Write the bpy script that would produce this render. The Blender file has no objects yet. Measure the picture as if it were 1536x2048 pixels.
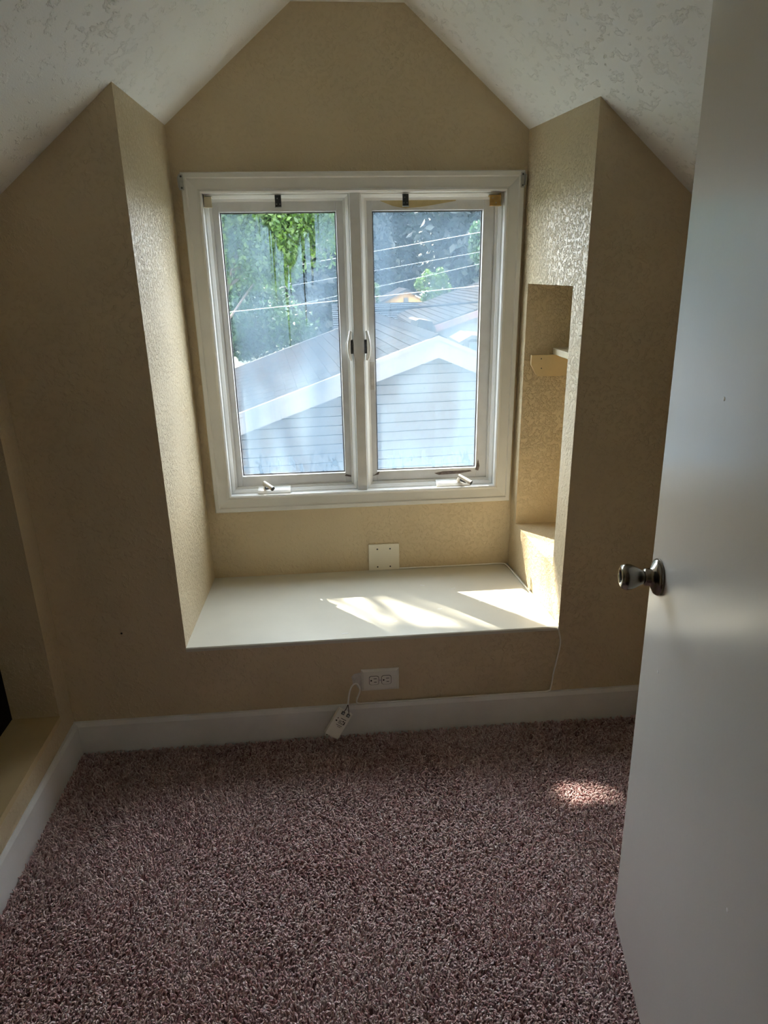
import bpy, math, random
import numpy as np
from mathutils import Vector, Matrix

random.seed(7); rng = np.random.default_rng(7)
sc = bpy.context.scene
col = sc.collection

# ------------------------------------------------------------------ camera
PITCH, YAW, ROLL, F_PX, CAM_H = .3439, .0799, -.0175, 1353.05, 1.3602
cd = bpy.data.cameras.new('camera'); cam = bpy.data.objects.new('camera', cd); col.objects.link(cam)
cd.sensor_fit = 'HORIZONTAL'; cd.sensor_width = 36.0; cd.lens = F_PX / 1536 * 36; cd.clip_start = .02; cd.clip_end = 300
_f = Vector((math.sin(YAW)*math.cos(PITCH), math.cos(YAW)*math.cos(PITCH), -math.sin(PITCH)))
_r = Vector((math.cos(YAW), -math.sin(YAW), 0)); _u = _r.cross(_f)
_r2 = _r*math.cos(ROLL) + _u*math.sin(ROLL); _u2 = -_r*math.sin(ROLL) + _u*math.cos(ROLL)
cam.matrix_world = Matrix(((_r2.x, _u2.x, -_f.x, 0), (_r2.y, _u2.y, -_f.y, 0), (_r2.z, _u2.z, -_f.z, CAM_H), (0, 0, 0, 1)))
sc.camera = cam

# ------------------------------------------------------------------ world, sun, exposure
w = bpy.data.worlds.new('sky'); sc.world = w; w.use_nodes = True
bg = w.node_tree.nodes['Background']; bg.inputs[0].default_value = (.86, .93, 1.0, 1); bg.inputs[1].default_value = 16.0
SUN = Vector((.212, -.258, -.366)).normalized()
sl = bpy.data.lights.new('sun', 'SUN'); so = bpy.data.objects.new('sun', sl); col.objects.link(so)
so.rotation_euler = SUN.to_track_quat('-Z', 'Y').to_euler(); so.location = (-6, 8, 12)
sl.energy = 33.0; sl.color = (1, .90, .74); sl.angle = math.radians(.53)
sc.view_settings.view_transform = 'Standard'; sc.view_settings.look = 'None'
sc.view_settings.gamma = 1; sc.view_settings.use_curve_mapping = False
sc.view_settings.exposure = 0.45
cy = sc.cycles
cy.max_bounces = 8; cy.diffuse_bounces = 5; cy.glossy_bounces = 4; cy.transmission_bounces = 6; cy.transparent_max_bounces = 14
cy.use_adaptive_sampling = True; cy.adaptive_threshold = .025
cy.use_denoising = True; cy.sample_clamp_indirect = 8; cy.caustics_reflective = False; cy.caustics_refractive = False

# ------------------------------------------------------------------ materials
def nmat(name):
    m = bpy.data.materials.new(name); m.use_nodes = True
    nt = m.node_tree; return m, nt, nt.nodes['Principled BSDF']
def N(nt, typ, **kw):
    n = nt.nodes.new(typ)
    for k, v in kw.items(): setattr(n, k, v)
    return n
def L(nt, a, b): nt.links.new(a, b)
def pos(nt, scale=(1, 1, 1), obj=False):
    if obj: src = N(nt, 'ShaderNodeTexCoord').outputs['Object']
    else: src = N(nt, 'ShaderNodeNewGeometry').outputs['Position']
    mp = N(nt, 'ShaderNodeMapping'); mp.inputs['Scale'].default_value = scale
    L(nt, src, mp.inputs[0]); return mp.outputs[0]
def noise(nt, vec, scale, detail=3, rough=.5):
    n = N(nt, 'ShaderNodeTexNoise'); n.inputs['Scale'].default_value = scale
    n.inputs['Detail'].default_value = detail; n.inputs['Roughness'].default_value = rough
    L(nt, vec, n.inputs['Vector']); return n.outputs['Fac']
def ramp(nt, fac, stops):
    r = N(nt, 'ShaderNodeValToRGB'); e = r.color_ramp.elements
    while len(e) < len(stops): e.new(.5)
    for k, (p, c) in enumerate(stops):
        e[k].position = p; e[k].color = c if len(c) == 4 else (*c, 1)
    L(nt, fac, r.inputs[0]); return r.outputs[0]
def G(v): return (v, v, v, 1)
def plain(name, colr, rough=.5, metal=0, var=.0, vs=30, bump=0, bs=200, spec=.5):
    m, nt, b = nmat(name)
    b.inputs['Roughness'].default_value = rough; b.inputs['Metallic'].default_value = metal
    b.inputs['Specular IOR Level'].default_value = spec
    p = pos(nt)
    c2 = tuple(min(1, x*(1+var)) for x in colr); c1 = tuple(x*(1-var) for x in colr)
    L(nt, ramp(nt, noise(nt, p, vs, 3), [(.3, c1), (.7, c2)]), b.inputs['Base Color'])
    if bump:
        bn = N(nt, 'ShaderNodeBump'); bn.inputs['Strength'].default_value = .6; bn.inputs['Distance'].default_value = bump
        L(nt, noise(nt, p, bs, 3), bn.inputs['Height']); L(nt, bn.outputs[0], b.inputs['Normal'])
    return m
def plaster(name, colr, rough, scale, dist, lo, hi, stretch=(1, 1, 1), spec=.5, fine=.25):
    """painted knock-down texture: raised splats with flattened tops"""
    m, nt, b = nmat(name)
    b.inputs['Roughness'].default_value = rough; b.inputs['Specular IOR Level'].default_value = spec
    p = pos(nt, stretch)
    big = noise(nt, p, scale, 4, .6)
    k = ramp(nt, big, [(lo, G(0)), (hi, G(1))])
    patch = ramp(nt, noise(nt, p, 2.3, 2), [(.35, G(.35)), (.65, G(1))])
    mul = N(nt, 'ShaderNodeMath', operation='MULTIPLY'); L(nt, k, mul.inputs[0]); L(nt, patch, mul.inputs[1])
    fn = noise(nt, p, 330, 1, .6)
    ad = N(nt, 'ShaderNodeMath', operation='MULTIPLY_ADD'); L(nt, fn, ad.inputs[0]); ad.inputs[1].default_value = fine; L(nt, mul.outputs[0], ad.inputs[2])
    bn = N(nt, 'ShaderNodeBump'); bn.inputs['Strength'].default_value = 1; bn.inputs['Distance'].default_value = dist
    L(nt, ad.outputs[0], bn.inputs['Height']); L(nt, bn.outputs[0], b.inputs['Normal'])
    c1 = tuple(x*.93 for x in colr)
    L(nt, ramp(nt, noise(nt, p, 5, 1), [(.3, c1), (.7, colr)]), b.inputs['Base Color'])
    return m

M = {}
M['wall'] = plaster('tan_wall_paint', (.68, .56, .37), .42, 75, .0016, .50, .62, fine=.2)
M['cheek'] = plaster('tan_wall_paint_knockdown', (.68, .56, .37), .36, 95, .0030, .47, .60, fine=.2)
M['ceiling'] = plaster('white_ceiling_texture', (.90, .90, .89), .50, 42, .0032, .55, .64, (1, .6, 1), fine=.12)
M['seat'] = plain('cream_gloss_paint', (.62, .60, .52), .30, var=.03, vs=8, bump=.0004, bs=40)
M['trim'] = plain('white_trim_paint', (.78, .78, .76), .34, var=.03, vs=12, bump=.0004, bs=90)
M['base'] = plain('white_baseboard_paint', (.82, .82, .82), .38, var=.05, vs=9, bump=.0004, bs=90)
M['sash'] = plain('grey_white_sash_paint', (.74, .75, .76), .36, var=.05, vs=25, bump=.0004, bs=150)
M['dirt'] = plain('exposed_weathered_wood', (.16, .13, .12), .8, var=.4, vs=120)
M['plastic'] = plain('white_plastic', (.80, .78, .72), .3, var=.01)
M['almond'] = plain('ivory_plastic', (.82, .78, .66), .32, var=.01)
M['rubber'] = plain('grey_rubber', (.10, .10, .105), .7, var=.2, vs=60)
M['black'] = plain('black_slot', (.01, .01, .01), .6)
M['dark'] = plain('unlit_closet_dark', (.05, .042, .036), .8, var=.1)  # the closet's lack of light put into its wall colour
M['steel'] = plain('zinc_steel', (.50, .52, .53), .32, 1, var=.15, vs=60)
M['darksteel'] = plain('dark_steel', (.12, .13, .14), .38, 1, var=.2, vs=60)
M['nickel'] = plain('aged_nickel', (.25, .23, .195), .20, 1, var=.12, vs=40)
M['beige'] = plain('beige_plastic', (.62, .56, .42), .35, var=.04)
M['amber'] = plain('aged_amber_plastic', (.52, .33, .10), .3, var=.2, vs=80)
M['stain'] = plain('yellow_varnish_stain', (.58, .47, .25), .5, var=.1, vs=30)
M['patch'] = plain('bare_plaster_patch', (.62, .60, .57), .8, var=.12, vs=60, bump=.001, bs=120)
M['cord'] = plain('white_cord_vinyl', (.90, .89, .86), .4)
M['crank'] = plain('worn_white_enamel_metal', (.62, .58, .52), .35, .3, var=.12, vs=90)
M['wood_edge'] = plain('cream_shelf_paint', (.72, .66, .50), .4, var=.04)
M['cleat'] = plain('tan_cleat_paint', (.64, .49, .27), .42, var=.03)

# door: smooth semi-gloss off white
def door_mat():
    m, nt, b = nmat('off_white_door_paint')
    p = pos(nt, (1, 1, .25))
    L(nt, ramp(nt, noise(nt, p, 6, 4), [(.3, (.70, .68, .645)), (.7, (.72, .70, .66))]), b.inputs['Base Color'])
    L(nt, ramp(nt, noise(nt, pos(nt), 14, 4), [(.3, G(.19)), (.7, G(.21))]), b.inputs['Roughness'])
    bn = N(nt, 'ShaderNodeBump'); bn.inputs['Distance'].default_value = .0002; bn.inputs['Strength'].default_value = .5
    L(nt, noise(nt, pos(nt, (1, 1, .5)), 130, 3), bn.inputs['Height']); L(nt, bn.outputs[0], b.inputs['Normal'])
    return m
M['door'] = door_mat()

def carpet_mat():
    m, nt, b = nmat('mauve_carpet_yarn')
    a = N(nt, 'ShaderNodeAttribute', attribute_name='tuft')
    c = ramp(nt, a.outputs['Fac'], [(0, (.30, .10, .105)), (.25, (.62, .38, .38)), (.65, (.88, .67, .66)), (1, (.96, .86, .84))])
    L(nt, c, b.inputs['Base Color']); b.inputs['Roughness'].default_value = .85
    b.inputs['Specular IOR Level'].default_value = .15
    return m
M['carpet'] = carpet_mat()
M['backing'] = plain('carpet_backing', (.30, .17, .165), .95, var=.2, vs=200)

def leaf_mat(name, c1, c2, trans):
    m, nt, b = nmat(name)
    g = N(nt, 'ShaderNodeNewGeometry')
    c = ramp(nt, g.outputs['Random Per Island'], [(0, c1), (1, c2)])
    b.inputs['Roughness'].default_value = .5; L(nt, c, b.inputs['Base Color'])
    t = N(nt, 'ShaderNodeBsdfTranslucent'); hs = N(nt, 'ShaderNodeHueSaturation'); hs.inputs['Value'].default_value = 1.5
    L(nt, c, hs.inputs['Color']); L(nt, hs.outputs[0], t.inputs[0])
    mx = N(nt, 'ShaderNodeMixShader'); mx.inputs[0].default_value = trans
    L(nt, b.outputs[0], mx.inputs[1]); L(nt, t.outputs[0], mx.inputs[2])
    L(nt, mx.outputs[0], nt.nodes['Material Output'].inputs[0]); return m
M['leaf_bright'] = leaf_mat('bright_green_leaf', (.018, .052, .006), (.066, .118, .014), .5)
M['leaf_mid'] = leaf_mat('mid_green_leaf', (.012, .036, .012), (.034, .08, .022), .3)
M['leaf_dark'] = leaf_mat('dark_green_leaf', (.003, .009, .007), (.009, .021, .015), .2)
M['bark'] = plain('bark', (.09, .07, .055), .9, var=.4, vs=20)
M['siding'] = plain('pale_grey_siding', (.031, .0285, .0265), .55, var=.03, vs=4, spec=.1)
M['whitetrim'] = plain('white_exterior_trim', (.070, .067, .065), .5, var=.02, vs=4, spec=.1)
M['whitesiding'] = plain('white_exterior_siding', (.095, .093, .091), .55, var=.03, vs=4, spec=.1)
M['redtrim'] = plain('weathered_red_trim', (.06, .025, .025), .6, var=.2, vs=6)
M['tan'] = plain('tan_gable_paint', (.36, .20, .055), .6, var=.05, vs=6)
M['vent'] = plain('dark_vent_metal', (.004, .0045, .006), .6, var=.1, spec=.1)
M['wire'] = plain('pale_cable', (.25, .26, .28), .45, .2)
M['darkwire'] = plain('dark_cable', (.004, .006, .009), .8, spec=.1)
M['glassdark'] = plain('dark_window_glass', (.03, .05, .08), .1)
M['ground'] = plain('dry_grass', (.035, .045, .02), .9, var=.3, vs=2)
def shingle_mat(name, a, b2):
    m, nt, b = nmat(name)
    g = N(nt, 'ShaderNodeNewGeometry')
    c = ramp(nt, g.outputs['Random Per Island'], [(0, a), (1, b2)]); b.inputs['Roughness'].default_value = 1; b.inputs['Specular IOR Level'].default_value = .05
    L(nt, c, b.inputs['Base Color']); return m
M['shingle'] = shingle_mat('grey_shingle', (.006, .0065, .0075), (.013, .013, .0145))
M['shingle2'] = shingle_mat('blue_grey_shingle', (.010, .014, .019), (.017, .022, .028))
M['shingle3'] = shingle_mat('pale_brown_shingle', (.011, .0105, .011), (.018, .017, .0175))

# dirty glass: clear glass under a film of dried streaks (in the pane's own coordinates)
def glass_mat(name, left):
    m, nt, b = nmat(name); nt.nodes.remove(b)
    tc = N(nt, 'ShaderNodeTexCoord').outputs['Object']
    sep = N(nt, 'ShaderNodeSeparateXYZ'); L(nt, tc, sep.inputs[0]); X, Z = sep.outputs[0], sep.outputs[2]
    def m_(op, a, b=None, c=None, clamp=False):
        n = N(nt, 'ShaderNodeMath', operation=op); n.use_clamp = clamp
        for i, v in enumerate((a, b, c)):
            if v is None: continue
            if isinstance(v, (int, float)): n.inputs[i].default_value = v
            else: L(nt, v, n.inputs[i])
        return n.outputs[0]
    def mapped(s, off=(0, 0, 0)):
        mp = N(nt, 'ShaderNodeMapping'); mp.inputs['Scale'].default_value = s; mp.inputs['Location'].default_value = off
        L(nt, tc, mp.inputs[0]); return mp.outputs[0]
    def bell(v, c, wd):   # 1 at c, 0 beyond wd
        d = m_('ABSOLUTE', m_('SUBTRACT', v, c)); return N_smooth(d, wd)
    def N_smooth(d, wd):
        mr = N(nt, 'ShaderNodeMapRange', interpolation_type='SMOOTHSTEP')
        mr.inputs['From Min'].default_value = 0; mr.inputs['From Max'].default_value = wd
        mr.inputs['To Min'].default_value = 1; mr.inputs['To Max'].default_value = 0; L(nt, d, mr.inputs['Value']); return mr.outputs[0]
    def sstep(v, a, b2):
        mr = N(nt, 'ShaderNodeMapRange', interpolation_type='SMOOTHSTEP')
        mr.inputs['From Min'].default_value = a; mr.inputs['From Max'].default_value = b2; L(nt, v, mr.inputs['Value']); return mr.outputs[0]
    streak = noise(nt, mapped((90, 1, 1.6)), 1.6, 1, .6)
    fine = noise(nt, mapped((260, 1, 5)), 1.5, 0, .6)
    cloud = noise(nt, mapped((5, 1, 3.2), (3 if left else 8, 0, 1)), 1.3, 1, .5)
    h = m_('MULTIPLY_ADD', streak, .16, .0)
    h = m_('MULTIPLY_ADD', fine, .10, h)
    h = m_('MULTIPLY_ADD', sstep(cloud, .35, .7), .16, h)
    spk = sstep(noise(nt, mapped((70, 1, 60)), 1.0, 1, .7), .66, .74)
    if left:
        # wiped U: pale bands near both sides and along the foot
        wav = m_('MULTIPLY_ADD', noise(nt, mapped((1, 1, 3)), 2, 2), .05, -.025)
        xw = m_('ADD', X, wav)
        h = m_('MULTIPLY_ADD', m_('MULTIPLY', bell(xw, -.125, .045), sstep(Z, .16, -.12)), .14, h)
        h = m_('MULTIPLY_ADD', m_('MULTIPLY', bell(xw, .10, .085), sstep(Z, .45, -.15)), .20, h)
        h = m_('MULTIPLY_ADD', sstep(Z, .10, -.38), .10, h)
        # clear V at the head with runs trickling from its edge
        drip = noise(nt, mapped((120, 1, 1.5)), 1.0, 1, .6)
        dl = m_('MULTIPLY', sstep(drip, .50, .66), .30)
        vb = m_('ADD', m_('MULTIPLY', m_('ABSOLUTE', m_('SUBTRACT', X, .03)), 1.6), .19)
        vb = m_('ADD', vb, m_('MULTIPLY', noise(nt, mapped((20, 1, 16)), 1, 1), .14))
        vb = m_('SUBTRACT', vb, m_('MULTIPLY', dl, bell(X, .03, .14)))
        clear = sstep(m_('SUBTRACT', Z, vb), -.012, .02)
        h = m_('MULTIPLY', h, m_('MULTIPLY_ADD', clear, -.93, 1))
        # edges stay wet and dark at the left
        h = m_('MULTIPLY', h, m_('MULTIPLY_ADD', bell(X, -.176, .022), -.6, 1))
    else:
        c2 = m_('MULTIPLY', bell(X, .075, .12), bell(Z, .12, .28)); h = m_('MULTIPLY_ADD', c2, .17, h)
        h = m_('MULTIPLY_ADD', m_('MULTIPLY', bell(X, -.145, .05), sstep(Z, -.1, .2)), .20, h)
        h = m_('MULTIPLY_ADD', m_('MULTIPLY', bell(X, .14, .04), sstep(Z, .1, -.2)), .16, h)
        h = m_('MULTIPLY_ADD', sstep(Z, .05, -.42), .10, h)
        dr = noise(nt, mapped((110, 1, 2.5)), 1.0, 1, .6)
        h = m_('MULTIPLY', h, m_('MULTIPLY_ADD', m_('MULTIPLY', m_('MULTIPLY', sstep(dr, .60, .66), bell(X, -.12, .035)), bell(Z, .14, .17)), -.85, 1))
    foot = m_('MULTIPLY', sstep(Z, -.31, -.42), sstep(noise(nt, mapped((55, 1, 22)), 1, 1, .6), .48, .66))
    h = m_('MULTIPLY_ADD', foot, .35, h); h = m_('MULTIPLY_ADD', spk, .18, h)
    h = m_('MAXIMUM', m_('MINIMUM', m_('MULTIPLY', h, .95), .7), .012)
    tr = N(nt, 'ShaderNodeBsdfTransparent'); tr.inputs[0].default_value = (.94, .95, .95, 1)
    di = N(nt, 'ShaderNodeBsdfDiffuse'); di.inputs[0].default_value = (.125, .175, .225, 1)
    tl = N(nt, 'ShaderNodeBsdfTranslucent'); tl.inputs[0].default_value = (.125, .175, .225, 1)
    fm = N(nt, 'ShaderNodeMixShader'); fm.inputs[0].default_value = .62; L(nt, di.outputs[0], fm.inputs[1]); L(nt, tl.outputs[0], fm.inputs[2])
    mx = N(nt, 'ShaderNodeMixShader'); L(nt, h, mx.inputs[0]); L(nt, tr.outputs[0], mx.inputs[1]); L(nt, fm.outputs[0], mx.inputs[2])
    gl = N(nt, 'ShaderNodeBsdfGlossy'); gl.inputs['Roughness'].default_value = .03
    m2 = N(nt, 'ShaderNodeMixShader'); m2.inputs[0].default_value = .04; L(nt, mx.outputs[0], m2.inputs[1]); L(nt, gl.outputs[0], m2.inputs[2])
    L(nt, m2.outputs[0], nt.nodes['Material Output'].inputs[0]); return m
M['glassL'] = glass_mat('streaked_glass', True); M['glassR'] = glass_mat('hazy_glass', False)

# ------------------------------------------------------------------ geometry helpers (world coordinates in, origins kept per object)
WO = {}
def empty(name, loc, label=None, cat=None, group=None, kind=None, parent=None):
    o = bpy.data.objects.new(name, None); col.objects.link(o); o.empty_display_size = .05
    WO[o.name] = Vector(loc)
    if parent: o.parent = parent; o.location = Vector(loc) - WO[parent.name]
    else: o.location = loc
    tag(o, label, cat, group, kind); return o
def tag(o, label=None, cat=None, group=None, kind=None):
    if label: o['label'] = label
    if cat: o['category'] = cat
    if group: o['group'] = group
    if kind: o['kind'] = kind
    return o
def mk(name, geo, mat, parent=None, origin=None, smooth=False, **tags):
    v, f = geo
    v = [Vector(p) for p in v]
    if origin is None: origin = WO[parent.name] if parent else sum(v, Vector())/len(v)
    origin = Vector(origin)
    me = bpy.data.meshes.new(name); me.from_pydata([p - origin for p in v], [], f); me.update()
    import bmesh
    bm = bmesh.new(); bm.from_mesh(me); bmesh.ops.recalc_face_normals(bm, faces=bm.faces); bm.to_mesh(me); bm.free()
    if smooth:
        for p in me.polygons: p.use_smooth = True
        if smooth != 'all': me.set_sharp_from_angle(angle=math.radians(38))
    me.materials.append(mat)
    o = bpy.data.objects.new(name, me); col.objects.link(o); WO[o.name] = origin
    if parent: o.parent = parent; o.location = origin - WO[parent.name]
    else: o.location = origin
    tag(o, **tags); return o
def join(*gs):
    V, Fc = [], []
    for v, f in gs:
        k = len(V); V += list(v); Fc += [[i + k for i in q] for q in f]
    return V, Fc
def box(x0, x1, y0, y1, z0, z1):
    v = [(x, y, z) for z in (z0, z1) for y in (y0, y1) for x in (x0, x1)]
    return v, [[0, 2, 3, 1], [4, 5, 7, 6], [0, 1, 5, 4], [2, 6, 7, 3], [0, 4, 6, 2], [1, 3, 7, 5]]
def bbox(x0, x1, y0, y1, z0, z1, b):
    """box with chamfered edges"""
    import bmesh
    bm = bmesh.new(); v, f = box(x0, x1, y0, y1, z0, z1)
    vs = [bm.verts.new(p) for p in v]
    for q in f: bm.faces.new([vs[i] for i in q])
    bmesh.ops.recalc_face_normals(bm, faces=bm.faces)
    bmesh.ops.bevel(bm, geom=list(bm.edges), offset=b, segments=2, affect='EDGES', profile=.5)
    bm.verts.ensure_lookup_table(); bm.verts.index_update()
    r = [tuple(p.co) for p in bm.verts], [[p.index for p in q.verts] for q in bm.faces]; bm.free(); return r
def prism(poly, fn):
    """poly (2D list) mapped by fn(u,v,0) and fn(u,v,1) -> closed prism"""
    n = len(poly); v = [fn(a, b, 0) for a, b in poly] + [fn(a, b, 1) for a, b in poly]
    f = [list(range(n))[::-1], list(range(n, 2*n))] + [[i, (i+1) % n, n + (i+1) % n, n + i] for i in range(n)]
    return v, f
def prism_y(poly, y0, y1): return prism(poly, lambda a, b, t: (a, y1 if t else y0, b))
def xform(g, mtx): return [tuple(mtx @ Vector(p)) for p in g[0]], g[1]
def axes(o, ex, ey, ez):
    ex, ey, ez, o = map(Vector, (ex, ey, ez, o))
    return Matrix(((ex.x, ey.x, ez.x, o.x), (ex.y, ey.y, ez.y, o.y), (ex.z, ey.z, ez.z, o.z), (0, 0, 0, 1)))
def lathe(prof, n=28):
    """prof = [(r, h)] around local +Z"""
    V, Fc = [], []; m = len(prof)
    for r, h in prof:
        for k in range(n):
            a = 2*math.pi*k/n; V.append((r*math.cos(a), r*math.sin(a), h))
    for j in range(m-1):
        for k in range(n):
            Fc.append([j*n+k, j*n+(k+1) % n, (j+1)*n+(k+1) % n, (j+1)*n+k])
    Fc.append(list(range(n))[::-1]); Fc.append([(m-1)*n+k for k in range(n)]); return V, Fc
def frame_to(p, q):
    z = (Vector(q)-Vector(p)).normalized(); x = z.orthogonal().normalized(); return axes(p, x, z.cross(x), z)
def cyl(p, q, r, n=14, r2=None):
    ln = (Vector(q)-Vector(p)).length
    return xform(lathe([(r, 0), (r2 if r2 else r, ln)], n), frame_to(p, q))
def catmull(pts, sub=8):
    P = [Vector(p) for p in pts]; P = [2*P[0]-P[1]] + P + [2*P[-1]-P[-2]]; out = []
    for i in range(1, len(P)-2):
        for s in range(sub):
            t = s/sub; a, b, c, d = P[i-1], P[i], P[i+1], P[i+2]
            out.append(.5*((2*b)+(c-a)*t+(2*a-5*b+4*c-d)*t*t+(3*b-a-3*c+d)*t**3))
    out.append(P[-2]); return out
def tube(pts, r, n=8, taper=None):
    pts = [Vector(p) for p in pts]; V, Fc = [], []
    nrm = None
    for i, p in enumerate(pts):
        t = (pts[min(i+1, len(pts)-1)] - pts[max(i-1, 0)]).normalized()
        if nrm is None: nrm = t.orthogonal().normalized()
        nrm = (nrm - t*nrm.dot(t)).normalized(); b = t.cross(nrm)
        rr = r if taper is None else r + (taper-r)*i/(len(pts)-1)
        for k in range(n):
            a = 2*math.pi*k/n; V.append(p + nrm*math.cos(a)*rr + b*math.sin(a)*rr)
    for i in range(len(pts)-1):
        for k in range(n): Fc.append([i*n+k, i*n+(k+1) % n, (i+1)*n+(k+1) % n, (i+1)*n+k])
    Fc.append(list(range(n))[::-1]); Fc.append([(len(pts)-1)*n+k for k in range(n)]); return V, Fc
def mitred(x0, x1, z0, z1, prof):
    """four mitred lengths around the rectangle; prof = [(outward offset u, y)] closed"""
    out = []
    for side in ('L', 'R', 'T', 'B'):
        n = len(prof); A, Bv = [], []
        for u, y in prof:
            if side == 'L': A.append((x0-u, y, z0-u)); Bv.append((x0-u, y, z1+u))
            if side == 'R': A.append((x1+u, y, z0-u)); Bv.append((x1+u, y, z1+u))
            if side == 'T': A.append((x0-u, y, z1+u)); Bv.append((x1+u, y, z1+u))
            if side == 'B': A.append((x0-u, y, z0-u)); Bv.append((x1+u, y, z0-u))
        out.append((A+Bv, [list(range(n)), [n+i for i in range(n)][::-1]] + [[i, n+i, n+(i+1) % n, (i+1) % n] for i in range(n)]))
    return out
def npmesh(name, V, Fidx, mat, parent, k):
    """fast mesh: V (n,3), Fidx (m,k)"""
    origin = np.array(WO[parent.name]) if parent else np.zeros(3)
    me = bpy.data.meshes.new(name)
    me.vertices.add(len(V)); me.vertices.foreach_set('co', (V-origin).astype(np.float32).ravel())
    me.loops.add(Fidx.size); me.loops.foreach_set('vertex_index', Fidx.astype(np.int32).ravel())
    me.polygons.add(len(Fidx)); me.polygons.foreach_set('loop_start', np.arange(0, Fidx.size, k, dtype=np.int32))
    me.update(calc_edges=True); me.validate(); me.materials.append(mat)
    o = bpy.data.objects.new(name, me); col.objects.link(o); WO[o.name] = Vector(origin)
    if parent: o.parent = parent
    return o

# ------------------------------------------------------------------ room shell
D, YB = 1.77, 2.278                       # front wall, dormer wall
def zl(x): return 1.767 + .80*(x+.437)    # left slope of the ceiling
def zr(x): return 1.755 - .839*(x-.644)   # right slope
XL, XR, ZT = -.80, 1.03, 2.072
XA0, XA1, XC0, XC1 = -.445, -.4375, .668, .645   # dormer cheeks at front wall / at dormer wall
SZ0, SZ1 = .331, .316                     # seat height front / back
YK = -1.5
# ceiling: one bent slab
lo = [(-1.02, zl(-1.02)), (-.056, ZT), (.265, ZT), (1.12, zr(1.12))]
mk('ceiling', prism_y(lo + [(a, b+.10) for a, b in lo[::-1]], YK, YB+.13), M['ceiling'], kind='structure',
   label='white textured attic ceiling with two slopes and a narrow flat')
# sub floor
mk('floor', box(-1.0, 1.12, YK, D+.02, -.06, -.012), M['backing'], kind='structure', label='attic room floor under the carpet')
# front wall: two side pieces and the low piece under the seat
e = .012
wf = join(prism_y([(XL-.12, -.05), (XA0, -.05), (XA0, zl(XA0)+e), (XL-.12, zl(XL-.12)+e)], D, D+.07),
          prism_y([(XC0, -.05), (XR+.06, -.05), (XR+.06, zr(XR+.06)+e), (XC0, zr(XC0)+e)], D, D+.07),
          prism_y([(XA0, -.05), (XC0, -.05), (XC0, SZ0-.012), (XA0, SZ0-.012)], D, D+.07))
wall_front = mk('wall_front', wf, M['wall'], kind='structure', label='tan textured front wall around the window alcove')
# dormer cheeks
v = [(XA0, D+.07, .2), (XA1, YB+.01, .2), (XA1, YB+.01, zl(XA1)+e), (XA0, D+.07, zl(XA0)+e), (XA0, D+.0005, .2), (XA0, D+.0005, zl(XA0)+e)]
left = prism([(0, 0)], lambda a, b, t: (0, 0, 0)) if False else (
    [(XA0, D+.001, .2), (XA1, YB+.01, .2), (XA1, YB+.01, zl(XA1)+e), (XA0, D+.001, zl(XA0)+e),
     (XA0-.07, D+.001, .2), (XA1-.07, YB+.01, .2), (XA1-.07, YB+.01, zl(XA1-.07)+e), (XA0-.07, D+.001, zl(XA0-.07)+e)],
    [[0, 1, 2, 3], [7, 6, 5, 4], [0, 4, 5, 1], [3, 2, 6, 7], [1, 5, 6, 2], [0, 3, 7, 4]])
mk('wall_dormer_left', left, M['cheek'], kind='structure', label='tan left cheek wall of the window alcove')
# right cheek with a deep niche
NY0, NY1, NZ0, NZ1, ND = 1.850, 2.215, .497, 1.311, .30
def xc(y): return XC0 + (XC1-XC0)*(y-D)/(YB-D)
ys = [D+.001, NY0, NY1, YB+.01]
V, Fc = [], []
def quad(a, b, c, d):
    k = len(V); V.extend([a, b, c, d]); Fc.append([k, k+1, k+2, k+3])
for i in range(3):
    a, b = ys[i], ys[i+1]
    zt = lambda y: zr(xc(y))+e
    segs = [(.2, None)] if i != 1 else [(.2, NZ0), (NZ1, None)]
    for s0, s1 in segs:
        quad((xc(a), a, s0), (xc(b), b, s0), (xc(b), b, s1 or zt(b)), (xc(a), a, s1 or zt(a)))
XD = .655+ND
quad((xc(NY0), NY0, NZ0), (xc(NY1), NY1, NZ0), (XD, NY1, NZ0), (XD, NY0, NZ0))
quad((xc(NY0), NY0, NZ1), (xc(NY1), NY1, NZ1), (XD, NY1, NZ1), (XD, NY0, NZ1))
quad((xc(NY0), NY0, NZ0), (xc(NY0), NY0, NZ1), (XD, NY0, NZ1), (XD, NY0, NZ0))
quad((xc(NY1), NY1, NZ0), (xc(NY1), NY1, NZ1), (XD, NY1, NZ1), (XD, NY1, NZ0))
quad((XD, NY0, NZ0), (XD, NY1, NZ0), (XD, NY1, NZ1), (XD, NY0, NZ1))
# outer skin of the cheek
quad((XD+.06, D+.07, .2), (XD+.06, YB+.01, .2), (XD+.06, YB+.01, zr(XD+.06)+e), (XD+.06, D+.07, zr(XD+.06)+e))
mk('wall_dormer_right', (V, Fc), M['cheek'], kind='structure', label='tan right cheek wall of the alcove with a tall niche')
# dormer wall around the window
WX0, WX1, WZ0, WZ1 = -.350, .577, .628, 1.584
J = .02
a0, a1, c0, c1 = WX0-J, WX1+J, WZ0-J, WZ1+J
yo = YB+.12
wd = join(prism_y([(-.52, .2), (a0, .2), (a0, zl(a0)+e), (-.52, zl(-.52)+e)], YB, yo),
          prism_y([(a1, .2), (1.02, .2), (1.02, zr(1.02)+e), (a1, zr(a1)+e)], YB, yo),
          prism_y([(a0, .2), (a1, .2), (a1, c0), (a0, c0)], YB, yo),
          prism_y([(a0, c1), (a1, c1), (a1, zr(a1)+e), (.265, ZT+e), (-.056, ZT+e), (a0, zl(a0)+e)], YB, yo))
mk('wall_dormer', wd, M['wall'], kind='structure', label='tan gable wall holding the double window')
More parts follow.
